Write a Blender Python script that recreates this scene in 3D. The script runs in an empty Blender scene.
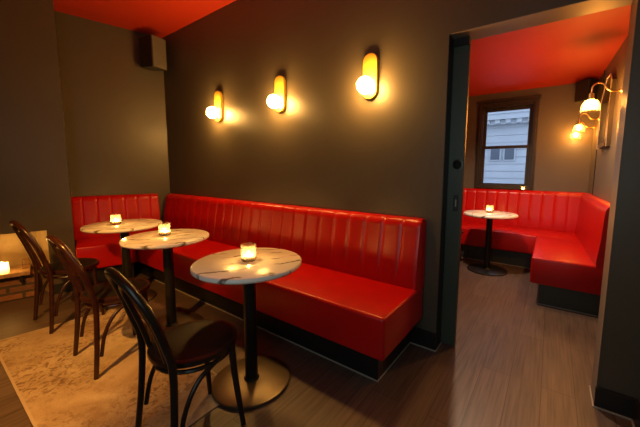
import bpy, bmesh, math, random
from mathutils import Vector, Matrix
random.seed(7)
S = bpy.context.scene
COL = S.collection
PI = math.pi

# ------------------------------------------------------------------ materials
def new_mat(name):
    m = bpy.data.materials.new(name); m.use_nodes = True
    nt = m.node_tree
    return m, nt, nt.nodes['Principled BSDF']

def plain(name, col, rough=.5, metal=0., spec=.5, bump=0., bscale=60., var=0., vscale=3., coat=0.):
    m, nt, b = new_mat(name)
    b.inputs['Base Color'].default_value = (*col, 1)
    b.inputs['Roughness'].default_value = rough
    b.inputs['Metallic'].default_value = metal
    b.inputs['Specular IOR Level'].default_value = spec
    b.inputs['Coat Weight'].default_value = coat
    tc = nt.nodes.new('ShaderNodeTexCoord')
    if var:
        n = nt.nodes.new('ShaderNodeTexNoise'); n.inputs['Scale'].default_value = vscale; n.inputs['Detail'].default_value = 5
        nt.links.new(tc.outputs['Object'], n.inputs['Vector'])
        r = nt.nodes.new('ShaderNodeValToRGB')
        r.color_ramp.elements[0].position = .3; r.color_ramp.elements[1].position = .7
        r.color_ramp.elements[0].color = (*[c*(1-var) for c in col], 1)
        r.color_ramp.elements[1].color = (*[min(1, c*(1+var)) for c in col], 1)
        nt.links.new(n.outputs['Fac'], r.inputs['Fac']); nt.links.new(r.outputs['Color'], b.inputs['Base Color'])
    if bump:
        n = nt.nodes.new('ShaderNodeTexNoise'); n.inputs['Scale'].default_value = bscale; n.inputs['Detail'].default_value = 3
        nt.links.new(tc.outputs['Object'], n.inputs['Vector'])
        bp = nt.nodes.new('ShaderNodeBump'); bp.inputs['Strength'].default_value = bump; bp.inputs['Distance'].default_value = .01
        nt.links.new(n.outputs['Fac'], bp.inputs['Height']); nt.links.new(bp.outputs['Normal'], b.inputs['Normal'])
    return m

def emit(name, col, strength):
    m, nt, b = new_mat(name)
    b.inputs['Base Color'].default_value = (*col, 1)
    b.inputs['Emission Color'].default_value = (*col, 1)
    b.inputs['Emission Strength'].default_value = strength
    return m

def glassy(name, tint, trans=.6, translucent=.25, rough=.08):
    m = bpy.data.materials.new(name); m.use_nodes = True
    nt = m.node_tree; nt.nodes.clear()
    out = nt.nodes.new('ShaderNodeOutputMaterial')
    t = nt.nodes.new('ShaderNodeBsdfTransparent'); t.inputs[0].default_value = (*tint, 1)
    tl = nt.nodes.new('ShaderNodeBsdfTranslucent'); tl.inputs[0].default_value = (*tint, 1)
    g = nt.nodes.new('ShaderNodeBsdfGlossy'); g.inputs['Roughness'].default_value = rough
    m1 = nt.nodes.new('ShaderNodeMixShader'); m1.inputs[0].default_value = translucent
    m2 = nt.nodes.new('ShaderNodeMixShader')
    lw = nt.nodes.new('ShaderNodeLayerWeight'); lw.inputs['Blend'].default_value = 1-trans
    nt.links.new(t.outputs[0], m1.inputs[1]); nt.links.new(tl.outputs[0], m1.inputs[2])
    nt.links.new(lw.outputs['Fresnel'], m2.inputs[0])
    nt.links.new(m1.outputs[0], m2.inputs[1]); nt.links.new(g.outputs[0], m2.inputs[2])
    nt.links.new(m2.outputs[0], out.inputs[0])
    return m

def marble():
    m, nt, b = new_mat('white_marble')
    tc = nt.nodes.new('ShaderNodeTexCoord')
    mp = nt.nodes.new('ShaderNodeMapping'); mp.inputs['Rotation'].default_value = (0, 0, .5)
    nt.links.new(tc.outputs['Object'], mp.inputs['Vector'])
    oi = nt.nodes.new('ShaderNodeObjectInfo')
    ml = nt.nodes.new('ShaderNodeVectorMath'); ml.operation = 'ADD'
    sc = nt.nodes.new('ShaderNodeMath'); sc.operation = 'MULTIPLY'; sc.inputs[1].default_value = 9.
    nt.links.new(oi.outputs['Random'], sc.inputs[0])
    nt.links.new(mp.outputs[0], ml.inputs[0]); nt.links.new(sc.outputs[0], ml.inputs[1])
    n = nt.nodes.new('ShaderNodeTexNoise'); n.inputs['Scale'].default_value = 2.6; n.inputs['Detail'].default_value = 6; n.inputs['Distortion'].default_value = .6
    nt.links.new(ml.outputs[0], n.inputs['Vector'])
    w = nt.nodes.new('ShaderNodeTexWave'); w.inputs['Scale'].default_value = 2.6; w.inputs['Distortion'].default_value = 5.5; w.inputs['Detail'].default_value = 4; w.inputs['Detail Scale'].default_value = 1.6
    nt.links.new(ml.outputs[0], w.inputs['Vector'])
    r = nt.nodes.new('ShaderNodeValToRGB')
    e = r.color_ramp.elements
    e[0].position = 0.; e[0].color = (.17, .14, .11, 1); e[1].position = .075; e[1].color = (.96, .93, .86, 1)
    x = e.new(.03); x.color = (.45, .41, .36, 1)
    nt.links.new(w.outputs['Fac'], r.inputs['Fac'])
    r2 = nt.nodes.new('ShaderNodeValToRGB')
    r2.color_ramp.elements[0].position = .35; r2.color_ramp.elements[0].color = (.90, .88, .84, 1)
    r2.color_ramp.elements[1].position = .6; r2.color_ramp.elements[1].color = (1, 1, 1, 1)
    nt.links.new(n.outputs['Fac'], r2.inputs['Fac'])
    mx = nt.nodes.new('ShaderNodeMix'); mx.data_type = 'RGBA'; mx.blend_type = 'MULTIPLY'; mx.inputs[0].default_value = 1.
    nb = nt.nodes.new('ShaderNodeTexNoise'); nb.inputs['Scale'].default_value = 7.; nb.inputs['Detail'].default_value = 2
    nt.links.new(ml.outputs[0], nb.inputs['Vector'])
    rb = nt.nodes.new('ShaderNodeValToRGB'); rb.color_ramp.elements[0].position = .44; rb.color_ramp.elements[1].position = .54
    nt.links.new(nb.outputs['Fac'], rb.inputs['Fac'])
    mb = nt.nodes.new('ShaderNodeMix'); mb.data_type = 'RGBA'; mb.inputs[7].default_value = (.96, .93, .86, 1)
    nt.links.new(rb.outputs[0], mb.inputs[0]); nt.links.new(r.outputs[0], mb.inputs[6])
    nt.links.new(mb.outputs[2], mx.inputs[6]); nt.links.new(r2.outputs[0], mx.inputs[7])
    nt.links.new(mx.outputs[2], b.inputs['Base Color'])
    b.inputs['Roughness'].default_value = .22
    return m

def floor_mat():
    m, nt, b = new_mat('dark_wood_planks')
    tc = nt.nodes.new('ShaderNodeTexCoord')
    mp = nt.nodes.new('ShaderNodeMapping'); mp.inputs['Rotation'].default_value = (0, 0, PI/2)
    nt.links.new(tc.outputs['Object'], mp.inputs['Vector'])
    br = nt.nodes.new('ShaderNodeTexBrick')
    br.inputs['Color1'].default_value = (.100, .070, .056, 1); br.inputs['Color2'].default_value = (.130, .093, .074, 1)
    br.inputs['Mortar'].default_value = (.045, .03, .024, 1)
    br.inputs['Scale'].default_value = 1.; br.inputs['Mortar Size'].default_value = .0018
    br.inputs['Brick Width'].default_value = 1.2; br.inputs['Row Height'].default_value = .16
    nt.links.new(mp.outputs[0], br.inputs['Vector'])
    mp2 = nt.nodes.new('ShaderNodeMapping'); mp2.inputs['Scale'].default_value = (70, 3.0, 1)
    nt.links.new(tc.outputs['Object'], mp2.inputs['Vector'])
    n = nt.nodes.new('ShaderNodeTexNoise'); n.inputs['Scale'].default_value = 1.; n.inputs['Detail'].default_value = 4
    nt.links.new(mp2.outputs[0], n.inputs['Vector'])
    r = nt.nodes.new('ShaderNodeValToRGB')
    r.color_ramp.elements[0].position = .3; r.color_ramp.elements[0].color = (.62, .6, .58, 1)
    r.color_ramp.elements[1].position = .72; r.color_ramp.elements[1].color = (1.25, 1.22, 1.2, 1)
    nt.links.new(n.outputs['Fac'], r.inputs['Fac'])
    mx = nt.nodes.new('ShaderNodeMix'); mx.data_type = 'RGBA'; mx.blend_type = 'MULTIPLY'; mx.inputs[0].default_value = 1.
    nt.links.new(br.outputs['Color'], mx.inputs[6]); nt.links.new(r.outputs[0], mx.inputs[7])
    nt.links.new(mx.outputs[2], b.inputs['Base Color'])
    b.inputs['Roughness'].default_value = .42
    return m

def rug_mat():
    m, nt, b = new_mat('faded_rug')
    tc = nt.nodes.new('ShaderNodeTexCoord')
    def noise(s, d, dist=0.):
        n = nt.nodes.new('ShaderNodeTexNoise'); n.inputs['Scale'].default_value = s; n.inputs['Detail'].default_value = d; n.inputs['Distortion'].default_value = dist
        nt.links.new(tc.outputs['Object'], n.inputs['Vector']); return n
    def ramp(src, p0, c0, p1, c1):
        r = nt.nodes.new('ShaderNodeValToRGB'); e = r.color_ramp.elements
        e[0].position = p0; e[0].color = (*c0, 1); e[1].position = p1; e[1].color = (*c1, 1)
        nt.links.new(src, r.inputs['Fac']); return r
    def mul(a, c, f=1.):
        x = nt.nodes.new('ShaderNodeMix'); x.data_type = 'RGBA'; x.blend_type = 'MULTIPLY'; x.inputs[0].default_value = f
        nt.links.new(a, x.inputs[6]); nt.links.new(c, x.inputs[7]); return x.outputs[2]
    base = ramp(noise(3.2, 6, .8).outputs['Fac'], .35, (.34, .24, .145), .62, (.50, .40, .27))
    fig = ramp(noise(26, 6, 1.2).outputs['Fac'], .38, (.5, .42, .36), .52, (1, 1, 1))
    mask = ramp(noise(2.1, 3).outputs['Fac'], .42, (0, 0, 0), .6, (1, 1, 1))
    v = nt.nodes.new('ShaderNodeTexVoronoi'); v.inputs['Scale'].default_value = 14; nt.links.new(tc.outputs['Object'], v.inputs['Vector'])
    vr = ramp(v.outputs['Distance'], .15, (.6, .5, .45), .34, (1, 1, 1))
    x = nt.nodes.new('ShaderNodeMix'); x.data_type = 'RGBA'; x.blend_type = 'MULTIPLY'
    nt.links.new(mask.outputs[0], x.inputs[0]); nt.links.new(base.outputs[0], x.inputs[6]); nt.links.new(fig.outputs[0], x.inputs[7])
    c = mul(x.outputs[2], vr.outputs[0], .35)
    fine = ramp(noise(160, 2).outputs['Fac'], .3, (.8, .8, .8), .7, (1.1, 1.1, 1.1))
    c = mul(c, fine.outputs[0], .8)
    nt.links.new(c, b.inputs['Base Color'])
    b.inputs['Roughness'].default_value = .95; b.inputs['Specular IOR Level'].default_value = .1
    bp = nt.nodes.new('ShaderNodeBump'); bp.inputs['Strength'].default_value = .4; bp.inputs['Distance'].default_value = .004
    nt.links.new(noise(220, 2).outputs['Fac'], bp.inputs['Height']); nt.links.new(bp.outputs[0], b.inputs['Normal'])
    return m

def wood_mat(name, c0, c1, rough=.5, scale=(3, 40, 40)):
    m, nt, b = new_mat(name)
    tc = nt.nodes.new('ShaderNodeTexCoord'); mp = nt.nodes.new('ShaderNodeMapping'); mp.inputs['Scale'].default_value = scale
    nt.links.new(tc.outputs['Object'], mp.inputs['Vector'])
    n = nt.nodes.new('ShaderNodeTexNoise'); n.inputs['Scale'].default_value = 1; n.inputs['Detail'].default_value = 4
    nt.links.new(mp.outputs[0], n.inputs['Vector'])
    r = nt.nodes.new('ShaderNodeValToRGB'); e = r.color_ramp.elements
    e[0].position = .35; e[0].color = (*c0, 1); e[1].position = .65; e[1].color = (*c1, 1)
    nt.links.new(n.outputs['Fac'], r.inputs['Fac']); nt.links.new(r.outputs[0], b.inputs['Base Color'])
    b.inputs['Roughness'].default_value = rough
    return m

def brick_mat():
    m, nt, b = new_mat('old_rough_brick')
    tc = nt.nodes.new('ShaderNodeTexCoord')
    sp = nt.nodes.new('ShaderNodeSeparateXYZ'); mp = nt.nodes.new('ShaderNodeCombineXYZ')
    nt.links.new(tc.outputs['Object'], sp.inputs[0])
    nt.links.new(sp.outputs['Y'], mp.inputs['X']); nt.links.new(sp.outputs['Z'], mp.inputs['Y'])
    br = nt.nodes.new('ShaderNodeTexBrick'); br.inputs['Scale'].default_value = 1
    br.inputs['Brick Width'].default_value = .2; br.inputs['Row Height'].default_value = .07; br.inputs['Mortar Size'].default_value = .012
    br.inputs['Color1'].default_value = (.26, .11, .05, 1); br.inputs['Color2'].default_value = (.16, .08, .045, 1); br.inputs['Mortar'].default_value = (.07, .055, .04, 1)
    nt.links.new(mp.outputs[0], br.inputs['Vector']); nt.links.new(br.outputs['Color'], b.inputs['Base Color'])
    n = nt.nodes.new('ShaderNodeTexNoise'); n.inputs['Scale'].default_value = 22; n.inputs['Detail'].default_value = 5
    nt.links.new(tc.outputs['Object'], n.inputs['Vector'])
    bp = nt.nodes.new('ShaderNodeBump'); bp.inputs['Strength'].default_value = 1; bp.inputs['Distance'].default_value = .02
    nt.links.new(n.outputs['Fac'], bp.inputs['Height']); nt.links.new(bp.outputs[0], b.inputs['Normal'])
    b.inputs['Roughness'].default_value = .9
    return m

M = dict(
    wall=plain('charcoal_taupe_paint', (.082, .067, .046), .40, bump=.06, bscale=120, var=.05, vscale=2),
    wall2=plain('taupe_paint', (.125, .108, .085), .42, bump=.06, bscale=120, var=.05, vscale=2),
    ceil=plain('red_ceiling_paint', (.49, .030, .004), .6, bump=.03),
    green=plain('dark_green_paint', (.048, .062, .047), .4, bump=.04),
    jamb=plain('taupe_jamb_paint', (.21, .17, .13), .45),
    black=plain('black_skirting_paint', (.012, .012, .012), .35),
    plinth2=plain('dark_green_plinth_paint', (.035, .040, .034), .5),
    caulk=plain('pale_edge_strip', (.35, .32, .28), .5),
    red=plain('red_vinyl', (.50, .0035, .0025), .32, bump=.05, bscale=260, var=.06, vscale=5, coat=.05, spec=.4),
    floor=floor_mat(), rug=rug_mat(), marble=marble(),
    rugedge=plain('rug_binding', (.45, .36, .26), .95, spec=.1),
    blackmetal=plain('black_metal', (.014, .013, .012), .38, metal=.3, bump=.02),
    bronze=plain('brushed_dark_bronze', (.20, .165, .12), .42, metal=.9),
    chair=wood_mat('dark_mahogany_bentwood', (.020, .006, .004), (.038, .011, .006), .28, (8, 8, 30)),
    chairshaded=wood_mat('shaded_bentwood', (.010, .007, .006), (.018, .011, .008), .3, (8, 8, 30)),  # darker copy of the chair wood, shade put into its colour
    vinylblack=plain('black_vinyl', (.007, .0065, .006), .5, spec=.3, bump=.05, bscale=300),
    brass=plain('yellow_brass', (.88, .54, .07), .38, metal=.35),
    brass2=plain('polished_brass', (.78, .50, .18), .28, metal=.9),
    globe=emit('lit_opal_globe', (1., .50, .115), 205.),
    bulb=emit('lit_bulb', (1., .46, .11), 1300.),
    bulbdim=emit('lit_bulb_low', (1., .46, .11), 420.),
    flame=emit('candle_flame', (1., .55, .14), 1400.),
    wax=plain('candle_wax', (.85, .72, .5), .5),
    waxglow=glassy('translucent_candle_wax', (1., .95, .84), .92, .7, .4),
    glass=glassy('candle_glass', (.98, .93, .85), .88, .07),
    shade=glassy('ribbed_glass_shade', (1., .88, .66), .86, .10, .15),
    pane=glassy('window_glass', (.96, .98, 1.), .93, .0, .02),
    mirror=plain('mirror_glass', (.75, .74, .70), .03, metal=1.),
    mirrorframe=plain('dark_mirror_frame', (.04, .032, .026), .4),
    litedge=plain('lit_mirror_edge', (.62, .50, .36), .35),  # pale colour paints in the light on the frame's front edge
    dkwood=wood_mat('dark_window_wood', (.020, .014, .009), (.042, .030, .019), .4, (30, 30, 4)),
    shelfwood=wood_mat('pale_pine_board', (.32, .19, .09), (.48, .31, .16), .55, (3, 30, 30)),
    plaster=plain('old_plaster', (.33, .23, .11), .9, bump=.5, bscale=14, var=.2, vscale=6),
    brick=brick_mat(),
    spk=plain('speaker_plastic', (.018, .017, .016), .5),
    grille=plain('speaker_grille', (.12, .105, .085), .6, bump=.15, bscale=900),
    steel=plain('dark_hardware', (.05, .05, .045), .3, metal=.8),
    facade=plain('grey_blue_cladding', (.40, .44, .47), .8, var=.06, vscale=1.5),
    facadedark=plain('facade_window_dark', (.10, .12, .15), .3),
)

# ------------------------------------------------------------------ mesh helpers
def link(name, bm, mat, parent=None, smooth=False, loc=(0, 0, 0), rotz=0.):
    me = bpy.data.meshes.new(name)
    bmesh.ops.recalc_face_normals(bm, faces=bm.faces)
    if smooth:
        for f in bm.faces: f.smooth = True
        for e in bm.edges:
            if len(e.link_faces) == 2 and e.calc_face_angle(0) > math.radians(38): e.smooth = False
    bm.to_mesh(me); bm.free()
    o = bpy.data.objects.new(name, me); COL.objects.link(o)
    if isinstance(mat, str): mat = M[mat]
    me.materials.append(mat)
    o.location = loc; o.rotation_euler = (0, 0, rotz)
    if parent: o.parent = parent
    return o

def tag(o, label, cat, group=None):
    o['label'] = label; o['category'] = cat
    if group: o['group'] = group
    return o

def struct(o):
    o['kind'] = 'structure'; return o

def thing(name, label, cat, loc=(0, 0, 0), rotz=0., group=None):
    o = bpy.data.objects.new(name, None); COL.objects.link(o)
    o.empty_display_size = .1
    o.location = loc; o.rotation_euler = (0, 0, rotz)
    return tag(o, label, cat, group)

def copy_tree(o, parent=None):
    c = o.copy(); COL.objects.link(c)
    if parent: c.parent = parent
    for ch in list(o.children): copy_tree(ch, c)
    return c

def BM(): return bmesh.new()

def bevel(bm, w, seg=2, edges=None):
    bmesh.ops.bevel(bm, geom=(edges or bm.edges[:]), offset=w, segments=seg, profile=.5, affect='EDGES')

def box(bm, x0, x1, y0, y1, z0, z1):
    v = [bm.verts.new((x, y, z)) for x in (x0, x1) for y in (y0, y1) for z in (z0, z1)]
    for f in ((0, 1, 3, 2), (4, 6, 7, 5), (0, 4, 5, 1), (2, 3, 7, 6), (0, 2, 6, 4), (1, 5, 7, 3)):
        bm.faces.new([v[i] for i in f])
    return bm

def bbox(x0, x1, y0, y1, z0, z1, w=.0, seg=2):
    bm = box(BM(), x0, x1, y0, y1, z0, z1)
    if w: bevel(bm, w, seg)
    return bm

def prism(pts, z0, z1, w=0., seg=3):
    bm = BM()
    a = [bm.verts.new((p[0], p[1], z0)) for p in pts]; b = [bm.verts.new((p[0], p[1], z1)) for p in pts]
    bm.faces.new(a); bm.faces.new(b)
    n = len(pts)
    for i in range(n): bm.faces.new((a[i], a[(i+1) % n], b[(i+1) % n], b[i]))
    bmesh.ops.recalc_face_normals(bm, faces=bm.faces)
    if w: bevel(bm, w, seg)
    return bm

def lathe(prof, seg=48, bm=None, c=(0, 0, 0), cap=True):
    bm = bm or BM(); rings = []
    for r, z in prof:
        rings.append([bm.verts.new((c[0]+r*math.cos(2*PI*k/seg), c[1]+r*math.sin(2*PI*k/seg), c[2]+z)) for k in range(seg)])
    for a, b in zip(rings, rings[1:]):
        for k in range(seg): bm.faces.new((a[k], a[(k+1) % seg], b[(k+1) % seg], b[k]))
    if cap:
        if prof[0][0] > 1e-5: bm.faces.new(rings[0])
        if prof[-1][0] > 1e-5: bm.faces.new(rings[-1])
    bmesh.ops.remove_doubles(bm, verts=bm.verts, dist=1e-6)
    return bm

def catmull(P, n=8, closed=False):
    P = [Vector(p) for p in P]; out = []
    N = len(P)
    for i in range(N if closed else N-1):
        g = (lambda k: P[k % N]) if closed else (lambda k: P[min(max(k, 0), N-1)])
        p0, p1, p2, p3 = g(i-1), g(i), g(i+1), g(i+2)
        for k in range(n):
            t = k/n
            out.append(.5*((2*p1)+(p2-p0)*t+(2*p0-5*p1+4*p2-p3)*t*t+(3*p1-p0-3*p2+p3)*t**3))
    if not closed: out.append(P[-1])
    return out

def tube(bm, path, r, seg=12, closed=False):
    path = [Vector(p) for p in path]; n = len(path)
    rad = r if callable(r) else (lambda t: r)
    up = None; rings = []
    for i, p in enumerate(path):
        if closed: d = path[(i+1) % n]-path[i-1]
        else: d = path[min(i+1, n-1)]-path[max(i-1, 0)]
        d.normalize()
        if up is None:
            up = Vector((0, 0, 1)) if abs(d.z) < .9 else Vector((1, 0, 0))
        a = d.cross(up).normalized(); up = a.cross(d).normalized()
        rr = rad(i/max(n-1, 1))
        rings.append([bm.verts.new(p+a*rr*math.cos(2*PI*k/seg)+up*rr*math.sin(2*PI*k/seg)) for k in range(seg)])
    prs = list(zip(rings, rings[1:]))
    if closed: prs.append((rings[-1], rings[0]))
    for A, B in prs:
        for k in range(seg): bm.faces.new((A[k], A[(k+1) % seg], B[(k+1) % seg], B[k]))
    if not closed: bm.faces.new(rings[0]); bm.faces.new(rings[-1])
    return bm

def ball(r, c=(0, 0, 0), sx=1, sy=1, sz=1, u=24, v=16):
    bm = BM()
    bmesh.ops.create_uvsphere(bm, u_segments=u, v_segments=v, radius=r)
    bmesh.ops.scale(bm, vec=(sx, sy, sz), verts=bm.verts); bmesh.ops.translate(bm, vec=c, verts=bm.verts)
    return bm

# ------------------------------------------------------------------ layout numbers (metres)
H = 2.96                    # main ceiling
H2 = 2.43                   # second room ceiling
XW, XR, T, ZH = 3.693, 4.564, .172, 2.129   # doorway: left, right, wall depth, head
XRR = 4.728                 # main room's right wall
YN = -2.75                   # wall behind the camera
dL = Vector((-.238, -.971, 0)); nL = Vector((.971, -.238, 0))    # skewed left wall: along, into the room
YB = 3.12                   # back wall of second room
def RW(y): return 4.745-.03*(y-1.27)        # right wall of second room

# ------------------------------------------------------------------ shell
bm = BM()
v = [bm.verts.new(p) for p in ((-2.2, YN-.1, 0), (5.2, YN-.1, 0), (5.2, YB+.2, 0), (-2.2, YB+.2, 0))]
bm.faces.new(v)
struct(link('floor', bm, 'floor'))
struct(link('ceiling', box(BM(), -2.2, 5.0, YN-.1, .1, H, H+.1), 'ceil'))
struct(link('ceiling', box(BM(), 1.6, 5.2, .1, YB+.25, H2, H2+.1), 'ceil'))
# sconce wall with the doorway
bm = BM()
box(bm, -.2, XW, 0, .10, 0, H); box(bm, XW, XR, 0, T, ZH, H); box(bm, XR, XRR+.3, 0, T, 0, H)
box(bm, 1.9, XW-.0, .145, T, 0, H); box(bm, -.2, 1.9, .1, T, 0, H); box(bm, 1.9, XW, .1, .145, ZH+.02, H)
struct(link('wall_back', bm, 'wall'))
# jamb linings of the doorway
struct(link('trim_1', bbox(XR-.002, XR+.001, .0, T+.001, 0, ZH, 0), 'jamb'))
struct(link('trim_2', bbox(XW, XR, .001, T+.001, ZH-.003, ZH, 0), 'jamb'))
struct(link('trim_3', bbox(XW-.001, XW+.004, .001, .10, 0, ZH, 0), 'black'))
# left wall, skewed
def lw(t, o, z=0): p = dL*t+nL*o; return (p.x, p.y, z)
struct(link('wall_left', prism([lw(-.15, 0), lw(4.0, 0), lw(4.0, -.1), lw(-.15, -.1)], 0, H), 'wall'))
# chimney breast with a low splayed fireplace opening
TB, OB = 1.02, .555
t0, t1, zo, dp = 1.215, 1.98, .655, .27
bm = BM()
def quad(*pts): bm.faces.new([bm.verts.new(p) for p in pts])
tE = 2.35
quad(lw(TB, OB, 0), lw(t0, OB, 0), lw(t0, OB, H), lw(TB, OB, H))
quad(lw(t1, OB, 0), lw(tE, OB, 0), lw(tE, OB, H), lw(t1, OB, H))
quad(lw(t0, OB, zo), lw(t1, OB, zo), lw(t1, OB, H), lw(t0, OB, H))
quad(lw(TB, 0, 0), lw(TB, OB, 0), lw(TB, OB, H), lw(TB, 0, H))
quad(lw(tE, 0, 0), lw(tE, OB, 0), lw(tE, OB, H), lw(tE, 0, H))
bmesh.ops.remove_doubles(bm, verts=bm.verts, dist=1e-5)
struct(link('wall_chimney', bm, 'wall'))
bm = BM()
i0, i1 = t0+.095, t1-.095
quad(lw(t0, OB, 0), lw(i0, OB-dp, 0), lw(i0, OB-dp, zo), lw(t0, OB, zo))
quad(lw(t1, OB, 0), lw(i1, OB-dp, 0), lw(i1, OB-dp, zo), lw(t1, OB, zo))
quad(lw(i0, OB-dp, 0), lw(i1, OB-dp, 0), lw(i1, OB-dp, zo), lw(i0, OB-dp, zo))
quad(lw(t0, OB, zo), lw(t1, OB, zo), lw(i1, OB-dp, zo), lw(i0, OB-dp, zo))
bmesh.ops.remove_doubles(bm, verts=bm.verts, dist=1e-5)
struct(link('wall_fireplace', bm, 'plaster'))
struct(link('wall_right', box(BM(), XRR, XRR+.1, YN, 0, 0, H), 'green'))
struct(link('wall_front', box(BM(), -2.2, XRR+.1, YN-.1, YN, 0, H), 'wall'))
# second room
wx0, wx1, wz0, wz1 = 3.33, 4.03, 1.02, 2.245
bm = BM()
box(bm, 1.7, wx0, YB, YB+.15, 0, H2); box(bm, wx1, 5.1, YB, YB+.15, 0, H2)
box(bm, wx0, wx1, YB, YB+.15, 0, wz0); box(bm, wx0, wx1, YB, YB+.15, wz1, H2)
struct(link('wall_far_back', bm, 'wall2'))
struct(link('wall_far_right', prism([(RW(T), T), (RW(YB), YB), (RW(YB)+.1, YB), (RW(T)+.1, T)], 0, H2), 'wall2'))
struct(link('wall_far_left', box(BM(), 1.6, 1.7, T, YB, 0, H2), 'wall2'))
# thin black strips standing in for shadow gaps on the second room's right wall
for i, y in enumerate((1.40, 2.66)):
    x = RW(y); struct(link('trim_%d' % (4+i), box(BM(), x-.008, x+.002, y-.008, y+.008, 0.0 if i else 1.0, H2), 'black'))
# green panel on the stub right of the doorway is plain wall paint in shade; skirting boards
def skirt(name, pts, h=.125):
    struct(link(name, prism(pts, 0, h, .003, 1), 'black'))
def strip(name, pts): struct(link(name, prism(pts, 0, .007), 'caulk'))
skirt('baseboard_back', [(3.50, 0), (XW+.006, 0), (XW+.006, -.018), (3.50, -.018)])
strip('trim_6', [(3.50, -.018), (XW+.012, -.018), (XW+.012, -.024), (3.50, -.024)])
strip('trim_7', [(XW+.006, -.018), (XW+.012, -.018), (XW+.012, .115), (XW+.006, .115)])
skirt('baseboard_right', [(XR-.006, 0), (XRR, 0), (XRR, -.018), (XR-.006, -.018)], .115)
strip('trim_8', [(XR-.012, -.018), (XRR, -.018), (XRR, -.024), (XR-.012, -.024)])
strip('trim_9', [(XR-.012, -.018), (XR-.006, -.018), (XR-.006, T), (XR-.012, T)])
skirt('baseboard_side', [(XRR-.018, -.018), (XRR, -.018), (XRR, YN), (XRR-.018, YN)], .115)
strip('trim_10', [(XRR-.024, -.024), (XRR-.018, -.024), (XRR-.018, YN), (XRR-.024, YN)])
skirt('baseboard_left', [lw(TB, OB)[:2], lw(t0, OB)[:2], lw(t0, OB+.015)[:2], lw(TB, OB+.015)[:2]], .1)

# ------------------------------------------------------------------ sliding door in the wall pocket
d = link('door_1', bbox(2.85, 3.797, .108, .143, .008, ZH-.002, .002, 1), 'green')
struct(d)
bm = BM(); lathe([(.034, 0), (.034, .004), (.027, .005), (.024, .0005), (0, .0005)], 32, bm)
bmesh.ops.rotate(bm, cent=(0, 0, 0), matrix=Matrix.Rotation(PI/2, 3, 'X'), verts=bm.verts)
link('finger_pull', bm, 'steel', d, True, (3.757, .1085, 1.31))
pl = link('latch_plate', bbox(3.742, 3.772, .1045, .1085, .99, 1.10, .003), 'steel', d)
link('latch_slot', bbox(3.752, 3.762, .102, .1046, 1.02, 1.07, .001), 'caulk', pl)

struct(link('trim_11', box(BM(), XW+.005, 3.797, .085, .1065, ZH-.05, ZH-.004), 'black'))
# ------------------------------------------------------------------ banquettes
def backrest_bm(L, h, zb, tb=.135, tt=.075, ch=.147, phase=0., steps=10, bulge=.006, round_end=(.02, .02)):
    """channel-tufted back along +X, wall at y=0, room at -y"""
    prof = [(-tb, zb), (-tb-.004, zb+.08), (-tb+.010, zb+(h-zb)*.45), (-tt-.022, h-.11), (-tt-.014, h-.05), (-tt+.004, h-.018), (-tt+.03, h-.004), (-tt*.35, h), (0, h-.006)]
    prof = catmull([(0, a, b) for a, b in prof], 4)
    xs = [0.]
    n0 = phase % ch
    seams = [0.]+[n0+k*ch for k in range(int(L/ch)+2) if .04 < n0+k*ch < L-.04]+[L]
    bm = BM(); rows = []
    for a, b in zip(seams, seams[1:]):
        for k in range(steps):
            s = k/steps; x = a+(b-a)*s
            rows.append((x, math.sqrt(max(0, 1-(2*s-1)**8))))
    rows.append((L, 0.))
    cols = []
    for x, g in rows:
        e = 0.
        for dx, w in ((x, round_end[0]), (L-x, round_end[1])):
            if w and dx < w: e = max(e, (1-math.sqrt(max(0, 1-(1-dx/w)**2)))*w)
        ring = []
        for i, p in enumerate(prof):
            t = i/(len(prof)-1)
            amp = bulge*min(1, t*6)*(1 if t < .8 else max(.0, (1-t)/.2))
            y = p.y-amp*(g-1)*1.-amp*0
            y = min(0, y+e*.8*(1-max(0, t-.7)/.3)) if p.y < 0 else 0
            y2 = p.y+amp*(1-g)+e*.8
            z2 = p.z-(amp*.5*(1-g) if .55 < t < .97 else 0)-(e*.6 if t > .6 else 0)
            ring.append(bm.verts.new((x, min(y2, 0), z2)))
        ring.append(bm.verts.new((x, 0, zb)))
        cols.append(ring)
    n = len(cols[0])
    for A, B in zip(cols, cols[1:]):
        for i in range(n): bm.faces.new((A[i], A[(i+1) % n], B[(i+1) % n], B[i]))
    bm.faces.new(cols[0]); bm.faces.new(cols[-1])
    return bm

def smoothed(name, bm, mat, parent, **k):
    return link(name, bm, mat, parent, True, **k)

# along the sconce wall
t = thing('banquette', 'long red vinyl banquette with channelled back along the wall with three sconces', 'banquette', (1.8, -.32, 0), 0)
def rel(o, root):
    o.location = Vector(o.location)-Vector(root.location); return o
xe, sd, st, sb, bt = 3.596, .631, .461, .205, .938
xl = -.155
rel(smoothed('seat', prism([(-.0, -.005), (xe, -.005), (xe, -sd), (xl+.01, -sd)], sb, st, .022, 4), 'red', t), t)
bk = smoothed('backrest', backrest_bm(xe-.05, bt, st-.02, phase=(xe-.05) % .147, round_end=(0, .03)), 'red', t)
bk.location = (.05, 0, 0); rel(bk, t)
rel(link('plinth', prism([(.0, -.005), (3.511, -.005), (3.511, -.525), (-.10, -.525)], 0, sb+.002), 'black', t), t)
bm = BM(); box(bm, .6, 3.518, -.531, -.525, 0, .006); box(bm, 3.511, 3.517, -.525, -.03, 0, .006)
rel(link('edge_strip', bm, 'caulk', t), t)
# against the left wall
rzL = math.atan2(.971, .238)            # local x runs to the corner
orig = dL*TB
t = thing('banquette', 'short red vinyl banquette with channelled back in the corner below the black speaker', 'banquette', (0, -.9, 0), 0)
A = lw(.668, .005)[:2]; B = (.494-.0, -sd-.004); Cc = lw(TB-.005, sd)[:2]; D = lw(TB-.005, .005)[:2]
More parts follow.
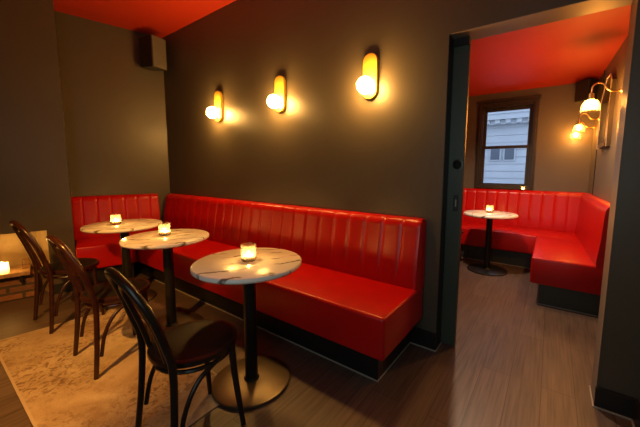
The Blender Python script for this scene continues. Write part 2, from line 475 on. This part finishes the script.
# shift A to lie on the main seat's front line
A = (-.145, -sd-.004)
rel(smoothed('seat', prism([A, B, Cc, D], sb, st, .018, 3), 'red', t), t)
bk = smoothed('backrest', backrest_bm(TB-.16, bt+.002, st-.02, ch=.135, phase=.09, round_end=(.0, 0)), 'red', t, rotz=rzL)
bk.location = (orig.x, orig.y, 0); rel(bk, t)
rel(link('plinth', prism([(-.13, -.64), (.40, -.64), lw(TB-.005, .535)[:2], lw(TB-.005, .005)[:2]], 0, sb+.002), 'black', t), t)
pA, pB = lw(.665, .535)[:2], lw(TB-.005, .535)[:2]
rel(link('edge_strip', prism([pA, pB, lw(TB-.005, .541)[:2], lw(.665, .541)[:2]], 0, .006), 'caulk', t), t)

# second room: back bench and side bench
t = thing('banquette', 'red vinyl banquette with channelled back below the sash window', 'banquette', (3.4, 2.8, 0))
bx0, bx1, fy = 2.0, 4.21, 2.47
rel(smoothed('seat', prism([(bx0, YB-.004), (bx0, fy), (bx1, fy), (RW(YB)-.01, fy), (RW(YB)-.01, YB-.004)], .205, .455, .02, 3), 'red', t), t)
bk = smoothed('backrest', backrest_bm(RW(YB)-.02-bx0, .995, .44, ch=.145, phase=.03, round_end=(0, 0)), 'red', t)
bk.location = (bx0, YB-.002, 0); rel(bk, t)
rel(link('plinth', box(BM(), bx0, 4.2, fy+.07, YB-.004, 0, .208), 'plinth2', t), t)
rel(link('edge_strip', box(BM(), bx0, 4.2, fy+.064, fy+.07, 0, .007), 'caulk', t), t)
t = thing('banquette', 'red vinyl side banquette with plain back below the glass wall lamps', 'banquette', (4.5, 1.8, 0))
ny = 1.285
rel(smoothed('seat', prism([(4.18, ny), (RW(ny)-.006, ny), (RW(fy)-.006, fy-.004), (4.18, fy-.004)], .205, .462, .02, 3), 'red', t), t)
bk = smoothed('backrest', backrest_bm(YB-.13-ny, 1.0, .44, tb=.10, tt=.06, ch=9., round_end=(0, .01), bulge=.006), 'red', t, rotz=-PI/2+.03)
bk.location = (RW(YB-.13)-.004, YB-.13, 0); rel(bk, t)
rel(link('plinth', prism([(4.26, ny+.05), (RW(ny)-.006, ny+.05), (RW(fy)-.006, fy+.06), (4.26, fy+.06)], 0, .208), 'plinth2', t), t)
bm = BM(); box(bm, 4.254, RW(ny)-.01, ny+.044, ny+.05, 0, .007); box(bm, 4.254, 4.26, ny+.05, fy+.05, 0, .007)
rel(link('edge_strip', bm, 'caulk', t), t)

# ------------------------------------------------------------------ tables
def make_table(label, loc, group, r=.302, br=.225, basemat='bronze', rz=0.):
    t = thing('round_table', label, 'table', loc, rz, group)
    link('tabletop', lathe([(0, .708), (r-.016, .708), (r-.008, .711), (r, .720), (r, .732), (r-.003, .737), (r-.008, .740), (0, .740)], 72), 'marble', t, True)
    c = link('column', lathe([(.036, .02), (.036, .69), (.036, .697)], 32), 'blackmetal', t, True)
    link('mounting_plate', bbox(-.11, .11, -.11, .11, .696, .708, .003), 'blackmetal', c)
    b = link('base', lathe([(0, 0), (br-.004, 0), (br, .003), (br, .012), (br-.006, .016), (.06, .020), (0, .020)], 64), basemat, t, True)
    link('collar', lathe([(.044, .018), (.044, .026), (.038, .032), (.03, .032)], 32), 'blackmetal', b, True)
    return t
GT = 'round marble tables along the long banquette'
T3 = (2.895, -.965); T2 = (1.865, -.93); T1 = (1.0, -.915)
make_table('white marble round table nearest the camera, beside the foreground chair', (*T3, .0052), GT)
make_table('white marble round table in the middle, second from the corner', (*T2, .0052), GT)
make_table('white marble round table nearest the corner of the red banquettes', (*T1, .0052), GT, .315)
make_table('white marble round table seen through the doorway, before the red bench under the window', (3.68, 2.13, 0), None, .31, .235, 'blackmetal', rz=0.)

# ------------------------------------------------------------------ candles in glasses
def make_candle(label, loc, group=None, s=1.):
    t = thing('candle_holder', label, 'candle', loc, random.random(), group)
    r, h = .041*s, .096*s
    bm = BM(); seg = 36
    prof = [(0, .0), (r*.80, .0), (r*.9, .004), (r, .014), (r*1.02, h*.6), (r, h), (r*.93, h), (r*.93, .016), (r*.80, .012), (0, .012)]
    lathe(prof, seg, bm)
    for v_ in bm.verts:                         # ribbed sides
        a = math.atan2(v_.co.y, v_.co.x); rr = math.hypot(v_.co.x, v_.co.y)
        if rr > r*.85: v_.co.x *= 1+.02*math.cos(9*a); v_.co.y *= 1+.02*math.cos(9*a)
    link('glass', bm, 'glass', t, True)
    w = link('tea_light', lathe([(0, .0125), (r*.72, .0125), (r*.74, .016), (r*.74, .03*s), (r*.68, .032*s), (0, .030*s)], 28), 'wax', t, True)
    link('flame', ball(.0062*s, (0, 0, .043*s), 1, 1, 1.75, 12, 10), 'flame', w, True)
    return t
GC = 'tea lights on the marble tables'
zt = .7455
make_candle('lit tea light glass on the marble table nearest the camera', (2.90, -.968, zt), GC)
make_candle('lit tea light glass on the middle marble table', (1.822, -.925, zt), GC)
make_candle('lit tea light glass on the marble table nearest the corner', (.972, -.968, zt), GC)
make_candle('lit tea light glass on the marble table seen through the doorway', (3.66, 2.2, .7405), GC)
make_candle('tiny lit tea light glass on the bench top below the window', (3.955, 3.075, .993), None, .62)

# ------------------------------------------------------------------ bentwood chairs
def make_chair(label, loc, rz, wood, group):
    t = thing('bentwood_chair', label, 'chair', loc, rz, group)
    # outer hoop runs from one rear foot over the back to the other
    half = [(.200, -.200, 0), (.184, -.178, .22), (.172, -.168, .45), (.177, -.195, .58), (.172, -.230, .70), (.138, -.268, .795), (.078, -.292, .842)]
    P = [Vector(p) for p in half]+[Vector((0, -.298, .856))]+[Vector((-x, y, z)) for x, y, z in reversed(half)]
    path = catmull(P, 7)
    link('back_hoop', tube(BM(), path, lambda s: .0165-.0035*abs(2*s-1)**3, 12), wood, t, True)
    half = [(.092, -.160, .455), (.100, -.186, .56), (.102, -.217, .66), (.085, -.246, .74), (.048, -.262, .782)]
    P = [Vector(p) for p in half]+[Vector((0, -.266, .794))]+[Vector((-x, y, z)) for x, y, z in reversed(half)]
    link('inner_hoop', tube(BM(), catmull(P, 7), .0115, 10), wood, t, True)
    R = .191
    s = link('seat', lathe([(R-.03, .425), (R-.008, .425), (R, .431), (R+.002, .442), (R, .453), (R-.010, .459), (R-.03, .459)], 56), wood, t, True)
    link('seat_pad', lathe([(0, .44), (R-.014, .452), (R-.015, .458), (R-.03, .465), (R-.07, .470), (.06, .473), (0, .473)], 56), 'vinylblack', s, True)
    link('seat_ring', tube(BM(), [(.166*math.cos(a), .166*math.sin(a), .398) for a in [2*PI*k/40 for k in range(40)]], .010, 8, True), wood, t, True)
    for sx in (-1, 1):
        link('front_leg', tube(BM(), catmull([(sx*.132, .112, .43), (sx*.142, .122, .25), (sx*.164, .146, 0)], 6), lambda s_: .0175-.0055*s_, 12), wood, t, True)
        link('brace', tube(BM(), catmull([(sx*.140, .080, .408), (sx*.166, .02, .402), (sx*.177, -.075, .355), (sx*.182, -.135, .25), (sx*.187, -.162, .12)], 7), .0105, 10), wood, t, True)
    return t
CH = 'bentwood chairs at the banquette tables'
make_chair('shade-darkened bentwood chair with padded seat, in the foreground facing the nearest marble table', (2.94, -1.325, .0055), -.07, 'chairshaded', CH)
make_chair('dark mahogany bentwood chair between the other two, on the rug', (1.925, -1.30, .0055), 0., 'chair', CH)
make_chair('dark mahogany bentwood chair furthest left, beside the fireplace candle', (1.02, -1.33, .0055), .05, 'chair', CH)
make_chair('dark chair mostly hidden by the sliding door in the second room', (3.17, 2.16, 0), -PI/2, 'chairshaded', None)

# ------------------------------------------------------------------ rug
t = thing('rug', 'faded tan patterned rug under the chairs on the dark floor', 'rug', (2.0, -1.35, 0))
rp = [(1.045, -1.805), (2.915, -1.795), (2.90, -1.06), (1.13, -1.0)]
o = rel(link('pile', prism(rp, .0004, .0048, .001, 1), 'rug', t), t)
c = Vector((2.0, -1.42)); 
bm = BM()
n = 4
for i in range(n):
    a = Vector(rp[i]); b = Vector(rp[(i+1) % n]); dd = (b-a).normalized(); nn = Vector((-dd.y, dd.x))*.012
    for p0, p1, q0, q1 in ((a, b, b+nn, a+nn),):
        lo = [bm.verts.new((p.x, p.y, .0040)) for p in (p0, p1, q0, q1)]; hi = [bm.verts.new((p.x, p.y, .0052)) for p in (p0, p1, q0, q1)]
        bm.faces.new(lo); bm.faces.new(hi)
        for k in range(4): bm.faces.new((lo[k], lo[(k+1) % 4], hi[(k+1) % 4], hi[k]))
rel(link('binding', bm, 'rugedge', t), t)

# ------------------------------------------------------------------ stadium wall sconces
def stadium(w, h, y0, y1, bev=.004):
    pts = []
    r = w/2; c = h/2-r
    for k in range(25): a = PI*k/24; pts.append((r*math.cos(a), c+r*math.sin(a)))
    for k in range(25): a = PI+PI*k/24; pts.append((r*math.cos(a), -c+r*math.sin(a)))
    bm = BM()
    A = [bm.verts.new((x, y0, z)) for x, z in pts]; B = [bm.verts.new((x, y1, z)) for x, z in pts]
    fa = bm.faces.new(A); fb = bm.faces.new(B)
    for i in range(len(pts)): bm.faces.new((A[i], A[(i+1) % len(pts)], B[(i+1) % len(pts)], B[i]))
    bmesh.ops.recalc_face_normals(bm, faces=bm.faces)
    bevel(bm, bev, 2, [e for e in fb.edges])
    return bm
def make_sconce(label, x, z):
    t = thing('wall_sconce', label, 'wall lamp', (x, 0, z), 0, 'stadium sconces above the long banquette')
    link('backplate', stadium(.118, .325, -.001, -.030), 'brass', t, True)
    bm = lathe([(.030, 0), (.030, .018), (.022, .024), (.022, .03)], 32)
    bmesh.ops.rotate(bm, cent=(0, 0, 0), matrix=Matrix.Rotation(PI/2, 3, 'X'), verts=bm.verts)
    link('lamp_holder', bm, 'brass', t, True, (0, -.0295, -.080))
    link('globe', ball(.060, (0, -.094, -.080), u=32, v=20), 'globe', t, True)
    return t
for x, lb in ((3.135, 'brass oval sconce with lit globe, nearest the doorway'), (2.185, 'brass oval sconce with lit globe, middle of the three'), (1.22, 'brass oval sconce with lit globe, nearest the corner speaker')):
    make_sconce(lb, x, 1.958)

# ------------------------------------------------------------------ gooseneck glass lamps in the second room
def make_arm_lamp(label, y, z, bulb='bulbdim'):
    x = RW(y)
    t = thing('gooseneck_lamp', label, 'wall lamp', (x, y, z), 0, 'glass gooseneck lamps in the second room')
    bm = lathe([(.0, 0), (.036, 0), (.036, .005), (.022, .012), (.011, .026), (.008, .034)], 28)
    bmesh.ops.rotate(bm, cent=(0, 0, 0), matrix=Matrix.Rotation(-PI/2, 3, 'Y'), verts=bm.verts)
    link('wall_rose', bm, 'brass2', t, True)
    path = catmull([(-.02, 0, 0), (-.07, 0, .0), (-.105, 0, .022), (-.135, 0, .068), (-.175, 0, .084), (-.205, 0, .062), (-.212, 0, .015), (-.212, 0, -.005)], 6)
    link('arm', tube(BM(), path, .0065, 10), 'brass2', t, True)
    link('lamp_holder', lathe([(.013, .0), (.020, -.006), (.020, -.045), (.026, -.048), (.026, -.055)][::-1], 24, c=(-.212, 0, 0)), 'brass2', t, True)
    prof = [(.024, -.050), (.038, -.060), (.057, -.080), (.068, -.110), (.071, -.150), (.071, -.158), (.067, -.158), (.067, -.150), (.064, -.112), (.054, -.083), (.036, -.063), (.022, -.053)]
    bm = lathe(prof[::-1], 48, c=(0, 0, 0), cap=False)
    for v_ in bm.verts:
        a = math.atan2(v_.co.y, v_.co.x); k = 1+.018*math.cos(16*a); v_.co.x *= k; v_.co.y *= k
    bmesh.ops.translate(bm, vec=(-.212, 0, 0), verts=bm.verts)
    link('glass_shade', bm, 'shade', t, True)
    link('bulb', ball(.024, (-.212, 0, -.098), 1, 1, 1.3), bulb, t, True)
    return t
make_arm_lamp('brass gooseneck lamp with lit glass shade, nearest the doorway', 1.51, 1.962, 'bulb')
make_arm_lamp('brass gooseneck lamp with lit glass shade, beyond the mirror', 2.66, 1.885).scale = (.9, .9, .9)
make_arm_lamp('brass gooseneck lamp with lit glass shade, furthest into the back corner', 3.035, 1.835).scale = (.88, .88, .88)

# ------------------------------------------------------------------ mirror with clipped top corner
t = thing('wall_mirror', 'narrow wall mirror with clipped corners and dark frame with lit edge between the gooseneck lamps', 'mirror', (RW(2.1), 2.1, 1.85), .03)
pts = [(-.24, -.33), (.26, -.33), (.26, .17), (.02, .36), (-.16, .36), (-.24, .29)]      # (y, z)
def yz(pts, x0, x1):
    bm = BM()
    A = [bm.verts.new((x0, a, b)) for a, b in pts]; B = [bm.verts.new((x1, a, b)) for a, b in pts]
    bm.faces.new(A); bm.faces.new(B)
    for i in range(len(pts)): bm.faces.new((A[i], A[(i+1) % len(pts)], B[(i+1) % len(pts)], B[i]))
    return bm
cen = Vector((.01, .0))
inn = [tuple(cen+(Vector(p)-cen)*.88) for p in pts]
bm = BM(); rings = []
for P_, x in ((pts, 0), (pts, -.038), (inn, -.038), (inn, -.01)):
    rings.append([bm.verts.new((x, a, b)) for a, b in P_])
for A, B in zip(rings, rings[1:]):
    for i in range(len(pts)): bm.faces.new((A[i], A[(i+1) % len(pts)], B[(i+1) % len(pts)], B[i]))
link('frame', bm, 'mirrorframe', t)
link('frame_lit_edge', tube(BM(), [(-.038, a, b) for a, b in pts], .007, 8, True), 'litedge', t, True)
link('mirror_glass', yz(inn, -.002, -.012), 'mirror', t)

# wall switch
x = RW(1.37)
t = thing('light_switch', 'small black switch box on the wall below the nearest gooseneck lamp', 'switch', (x, 1.37, 1.42), .03)
link('switch_plate', bbox(-.022, 0, -.04, .04, -.055, .055, .004), 'spk', t)
link('toggle', bbox(-.032, -.021, -.012, .012, -.022, .022, .003), 'spk', t)

# ------------------------------------------------------------------ loudspeakers
def make_speaker(label, loc, rz, w, dpt, h, group=None, taper=.8, front='grille'):
    t = thing('loudspeaker', label, 'speaker', loc, rz, group)
    # front faces local -y
    bm = BM(); k = taper
    lo = [bm.verts.new(p) for p in ((-w/2, -dpt/2, -h/2), (w/2, -dpt/2, -h/2), (w/2*k, dpt/2, -h/2*.86), (-w/2*k, dpt/2, -h/2*.86))]
    hi = [bm.verts.new(p) for p in ((-w/2, -dpt/2, h/2), (w/2, -dpt/2, h/2), (w/2*k, dpt/2, h/2), (-w/2*k, dpt/2, h/2))]
    bm.faces.new(lo); bm.faces.new(hi)
    for i in range(4): bm.faces.new((lo[i], lo[(i+1) % 4], hi[(i+1) % 4], hi[i]))
    bmesh.ops.recalc_face_normals(bm, faces=bm.faces); bevel(bm, .008, 2)
    link('cabinet', bm, 'spk', t)
    link('grille', bbox(-w/2+.008, w/2-.008, -dpt/2-.010, -dpt/2+.001, -h/2+.008, h/2-.008, .004), front, t)
    link('bracket', bbox(-.02, .02, dpt/2-.005, dpt/2+.06, -.06, .06, .003), 'spk', t)
    return t
make_speaker('black wall loudspeaker with grey grille in the corner under the red ceiling', (.16, -.20, 2.665), math.radians(102), .19, .25, .37)
make_speaker('black loudspeaker high in the far corner of the second room', (4.575, 2.93, 2.275), math.radians(-40), .17, .17, .25, front='spk')

# ------------------------------------------------------------------ fireplace contents
def lwz(o, t_, off): p = dL*t_+nL*off; o.location = (p.x, p.y, o.location.z); return o
br = link('brick_hearth', prism([lw(1.33, OB-.04)[:2], lw(1.87, OB-.04)[:2], lw(1.85, OB-dp+.01)[:2], lw(1.34, OB-dp+.01)[:2]], 0, .2490, .012, 2), 'brick')
tag(br, 'low rough brick base inside the fireplace under the wooden board', 'hearth')
sh = thing('shelf', 'pale wooden board laid across the bricks in the fireplace', 'shelf', (0, 0, 0))
p = dL*1.6+nL*.45; sh.location = (p.x, p.y, 0)
o = link('board', prism([lw(1.355, OB+.05)[:2], lw(1.90, OB+.05)[:2], lw(1.86, OB-dp+.02)[:2], lw(1.37, OB-dp+.02)[:2]], .250, .285, .003, 1), 'shelfwood', sh); rel(o, sh)
bm = BM(); q = dL*1.42+nL*(OB+.02)
box(bm, -.012, .012, -.012, .012, .185, .250); bevel(bm, .002, 1)
o = link('bracket', bm, 'black', sh); o.location = (q.x, q.y, 0); rel(o, sh)
q = dL*1.535+nL*(OB-.02)
t = thing('pillar_candle', 'lit cream pillar candle on the wooden board in the fireplace', 'candle', (q.x, q.y, .2855))
w = link('wax_body', lathe([(0, 0), (.040, 0), (.042, .004), (.042, .100), (.039, .104), (.035, .100), (.030, .062), (0, .058)], 32), 'waxglow', t, True)
link('flame', ball(.0098, (0, 0, .085), 1, 1, 1.9, 12, 10), 'flame', w, True)
link('wick', lathe([(.0012, .057), (.0012, .072)], 8), 'black', w)
q = dL*1.385+nL*(OB-.08)
t = thing('glass_jar', 'small empty glass jar on the fireplace board right of the candle', 'jar', (q.x, q.y, .2855))
link('jar_body', lathe([(0, 0), (.026, 0), (.029, .005), (.029, .07), (.022, .085), (.022, .10), (.019, .10), (.019, .083), (.026, .068), (.026, .008), (0, .006)], 32), 'glass', t, True)

# ------------------------------------------------------------------ sash window of the second room
w = link('window_1', BM(), 'dkwood'); struct(w)
bm = bmesh.new()
cx0, cx1, cz0, cz1 = 3.285, 4.075, 1.0, 2.30
def frame(bm, x0, x1, z0, z1, wd, y0, y1, wb=None):
    wb = wd if wb is None else wb
    box(bm, x0, x0+wd, y0, y1, z0, z1); box(bm, x1-wd, x1, y0, y1, z0, z1)
    box(bm, x0+wd, x1-wd, y0, y1, z1-wd, z1); box(bm, x0+wd, x1-wd, y0, y1, z0, z0+wb)
frame(bm, cx0, cx1, cz0, cz1, .062, YB-.028, YB+.004); frame(bm, cx0+.02, cx1-.02, cz0+.01, cz1-.02, .022, YB-.045, YB-.027)
box(bm, cx0-.02, cx1+.02, YB-.05, YB, cz1-.005, cz1+.03)
frame(bm, wx0, wx1, wz0, wz1, .03, YB+.0, YB+.13)
bm.to_mesh(w.data); bm.free()
def sash(z0, z1, y):
    bm = BM(); frame(bm, wx0+.03, wx1-.03, z0, z1, .042, y, y+.035)
    s = link('sash', bm, 'dkwood', w)
    link('window_pane', box(BM(), wx0+.07, wx1-.07, y+.015, y+.019, z0+.04, z1-.04), 'pane', s)
sash(1.61, wz1-.03, YB+.075); sash(wz0+.02, 1.652, YB+.035)

# ------------------------------------------------------------------ neighbouring building outside
t = thing('neighbouring_building', 'pale grey weatherboard building seen through the sash window', 'building', (3.6, 7.2, 0))
bm = BM()
for k in range(26):
    z = -1+k*.19
    a = [bm.verts.new(q) for q in ((-5, 0, z), (5, 0, z), (5, -.02, z), (-5, -.02, z), (-5, 0, z+.19), (5, 0, z+.19))]
    bm.faces.new((a[3], a[2], a[5], a[4])); bm.faces.new((a[0], a[1], a[2], a[3]))
link('cladding', bm, 'facade', t)
bm = BM(); box(bm, -5, 5, -.25, .05, 2.62, 2.72); box(bm, -5, 5, -.16, .05, 2.50, 2.62)
for k in range(40): box(bm, -4.9+k*.25, -4.78+k*.25, -.22, 0, 2.52, 2.62)
link('cornice', bm, 'facade', t)
for x in (-.62, -.28, .9):
    f = link('window', bbox(x-.14, x+.14, -.05, .02, 1.55, 1.98, .004), 'facade', t)
    link('pane', box(BM(), x-.11, x+.11, -.056, -.05, 1.58, 1.95), 'facadedark', f)
link('parapet', box(BM(), -5, 5, -.05, .4, 3.9, 4.4), 'facade', t)
struct(link('ground', box(BM(), -8, 12, YB+.4, 9, -1.2, -1.0), 'black'))

# ------------------------------------------------------------------ lights
def point(name, loc, energy, col, r=.06):
    l = bpy.data.lights.new(name, 'POINT'); l.energy = energy; l.color = col; l.shadow_soft_size = r
    o = bpy.data.objects.new(name, l); o.location = loc; COL.objects.link(o); return o
WARM = (1., .50, .14)
# unseen shaded lamp on the opposite wall, inferred from chair shadows
def spot(name, loc, aim, energy, col, deg, blend, r=.03):
    l = bpy.data.lights.new(name, 'SPOT'); l.energy = energy; l.color = col; l.shadow_soft_size = r
    l.spot_size = math.radians(deg); l.spot_blend = blend
    o = bpy.data.objects.new(name, l); o.location = loc; COL.objects.link(o)
    o.rotation_euler = (Vector(aim)-Vector(loc)).to_track_quat('-Z', 'Y').to_euler(); return o
spot('shaded_lamp_opposite', (2.85, -2.6, 2.1), (1.45, -1.75, 0), 310, (1., .43, .075), 62, .8)

# daylight from the street front behind the camera
l = bpy.data.lights.new('street_window_light', 'AREA'); l.shape = 'RECTANGLE'; l.size = 1.2; l.size_y = 1.5; l.energy = 10; l.color = (.66, .86, .86)
o = bpy.data.objects.new('street_window_light', l); o.location = (4.05, -2.7, 1.5); o.rotation_euler = (PI/2, 0, 0); COL.objects.link(o)
# added fill light that brightens the second room's floor and benches
spot('second_room_fill', (3.55, 1.2, 2.40), (3.75, 1.3, 0), 135, (1., .70, .46), 140, .6, .05)

wd = bpy.data.worlds.new('sky'); S.world = wd; wd.use_nodes = True
bg = wd.node_tree.nodes['Background']
bg.inputs['Color'].default_value = (.60, .70, .92, 1); bg.inputs['Strength'].default_value = 2.3

# ------------------------------------------------------------------ camera
yaw, pit, rol = math.radians(54.963), math.radians(-6.231), math.radians(.421)
F = Vector((-math.cos(yaw)*math.cos(pit), math.sin(yaw)*math.cos(pit), math.sin(pit)))
R0 = Vector((math.sin(yaw), math.cos(yaw), 0)); U0 = R0.cross(F)
R = R0*math.cos(rol)+U0*math.sin(rol); U = U0*math.cos(rol)-R0*math.sin(rol)
cd = bpy.data.cameras.new('camera'); cam = bpy.data.objects.new('camera', cd); COL.objects.link(cam)
mw = Matrix((R, U, -F)).transposed().to_4x4(); mw.translation = Vector((4.288, -2.044, 1.265))
cam.matrix_world = mw
cd.sensor_width = 36; cd.lens = 301.131/640*36; cd.clip_start = .02
cd.shift_x = -19.806/640; cd.shift_y = -10.395/640
S.camera = cam

S.view_settings.view_transform = 'Standard'
S.view_settings.look = 'None'
S.view_settings.gamma = 1
S.view_settings.exposure = 0.
S.cycles.use_denoising = True
S.cycles.max_bounces = 8
S.cycles.sample_clamp_indirect = 4
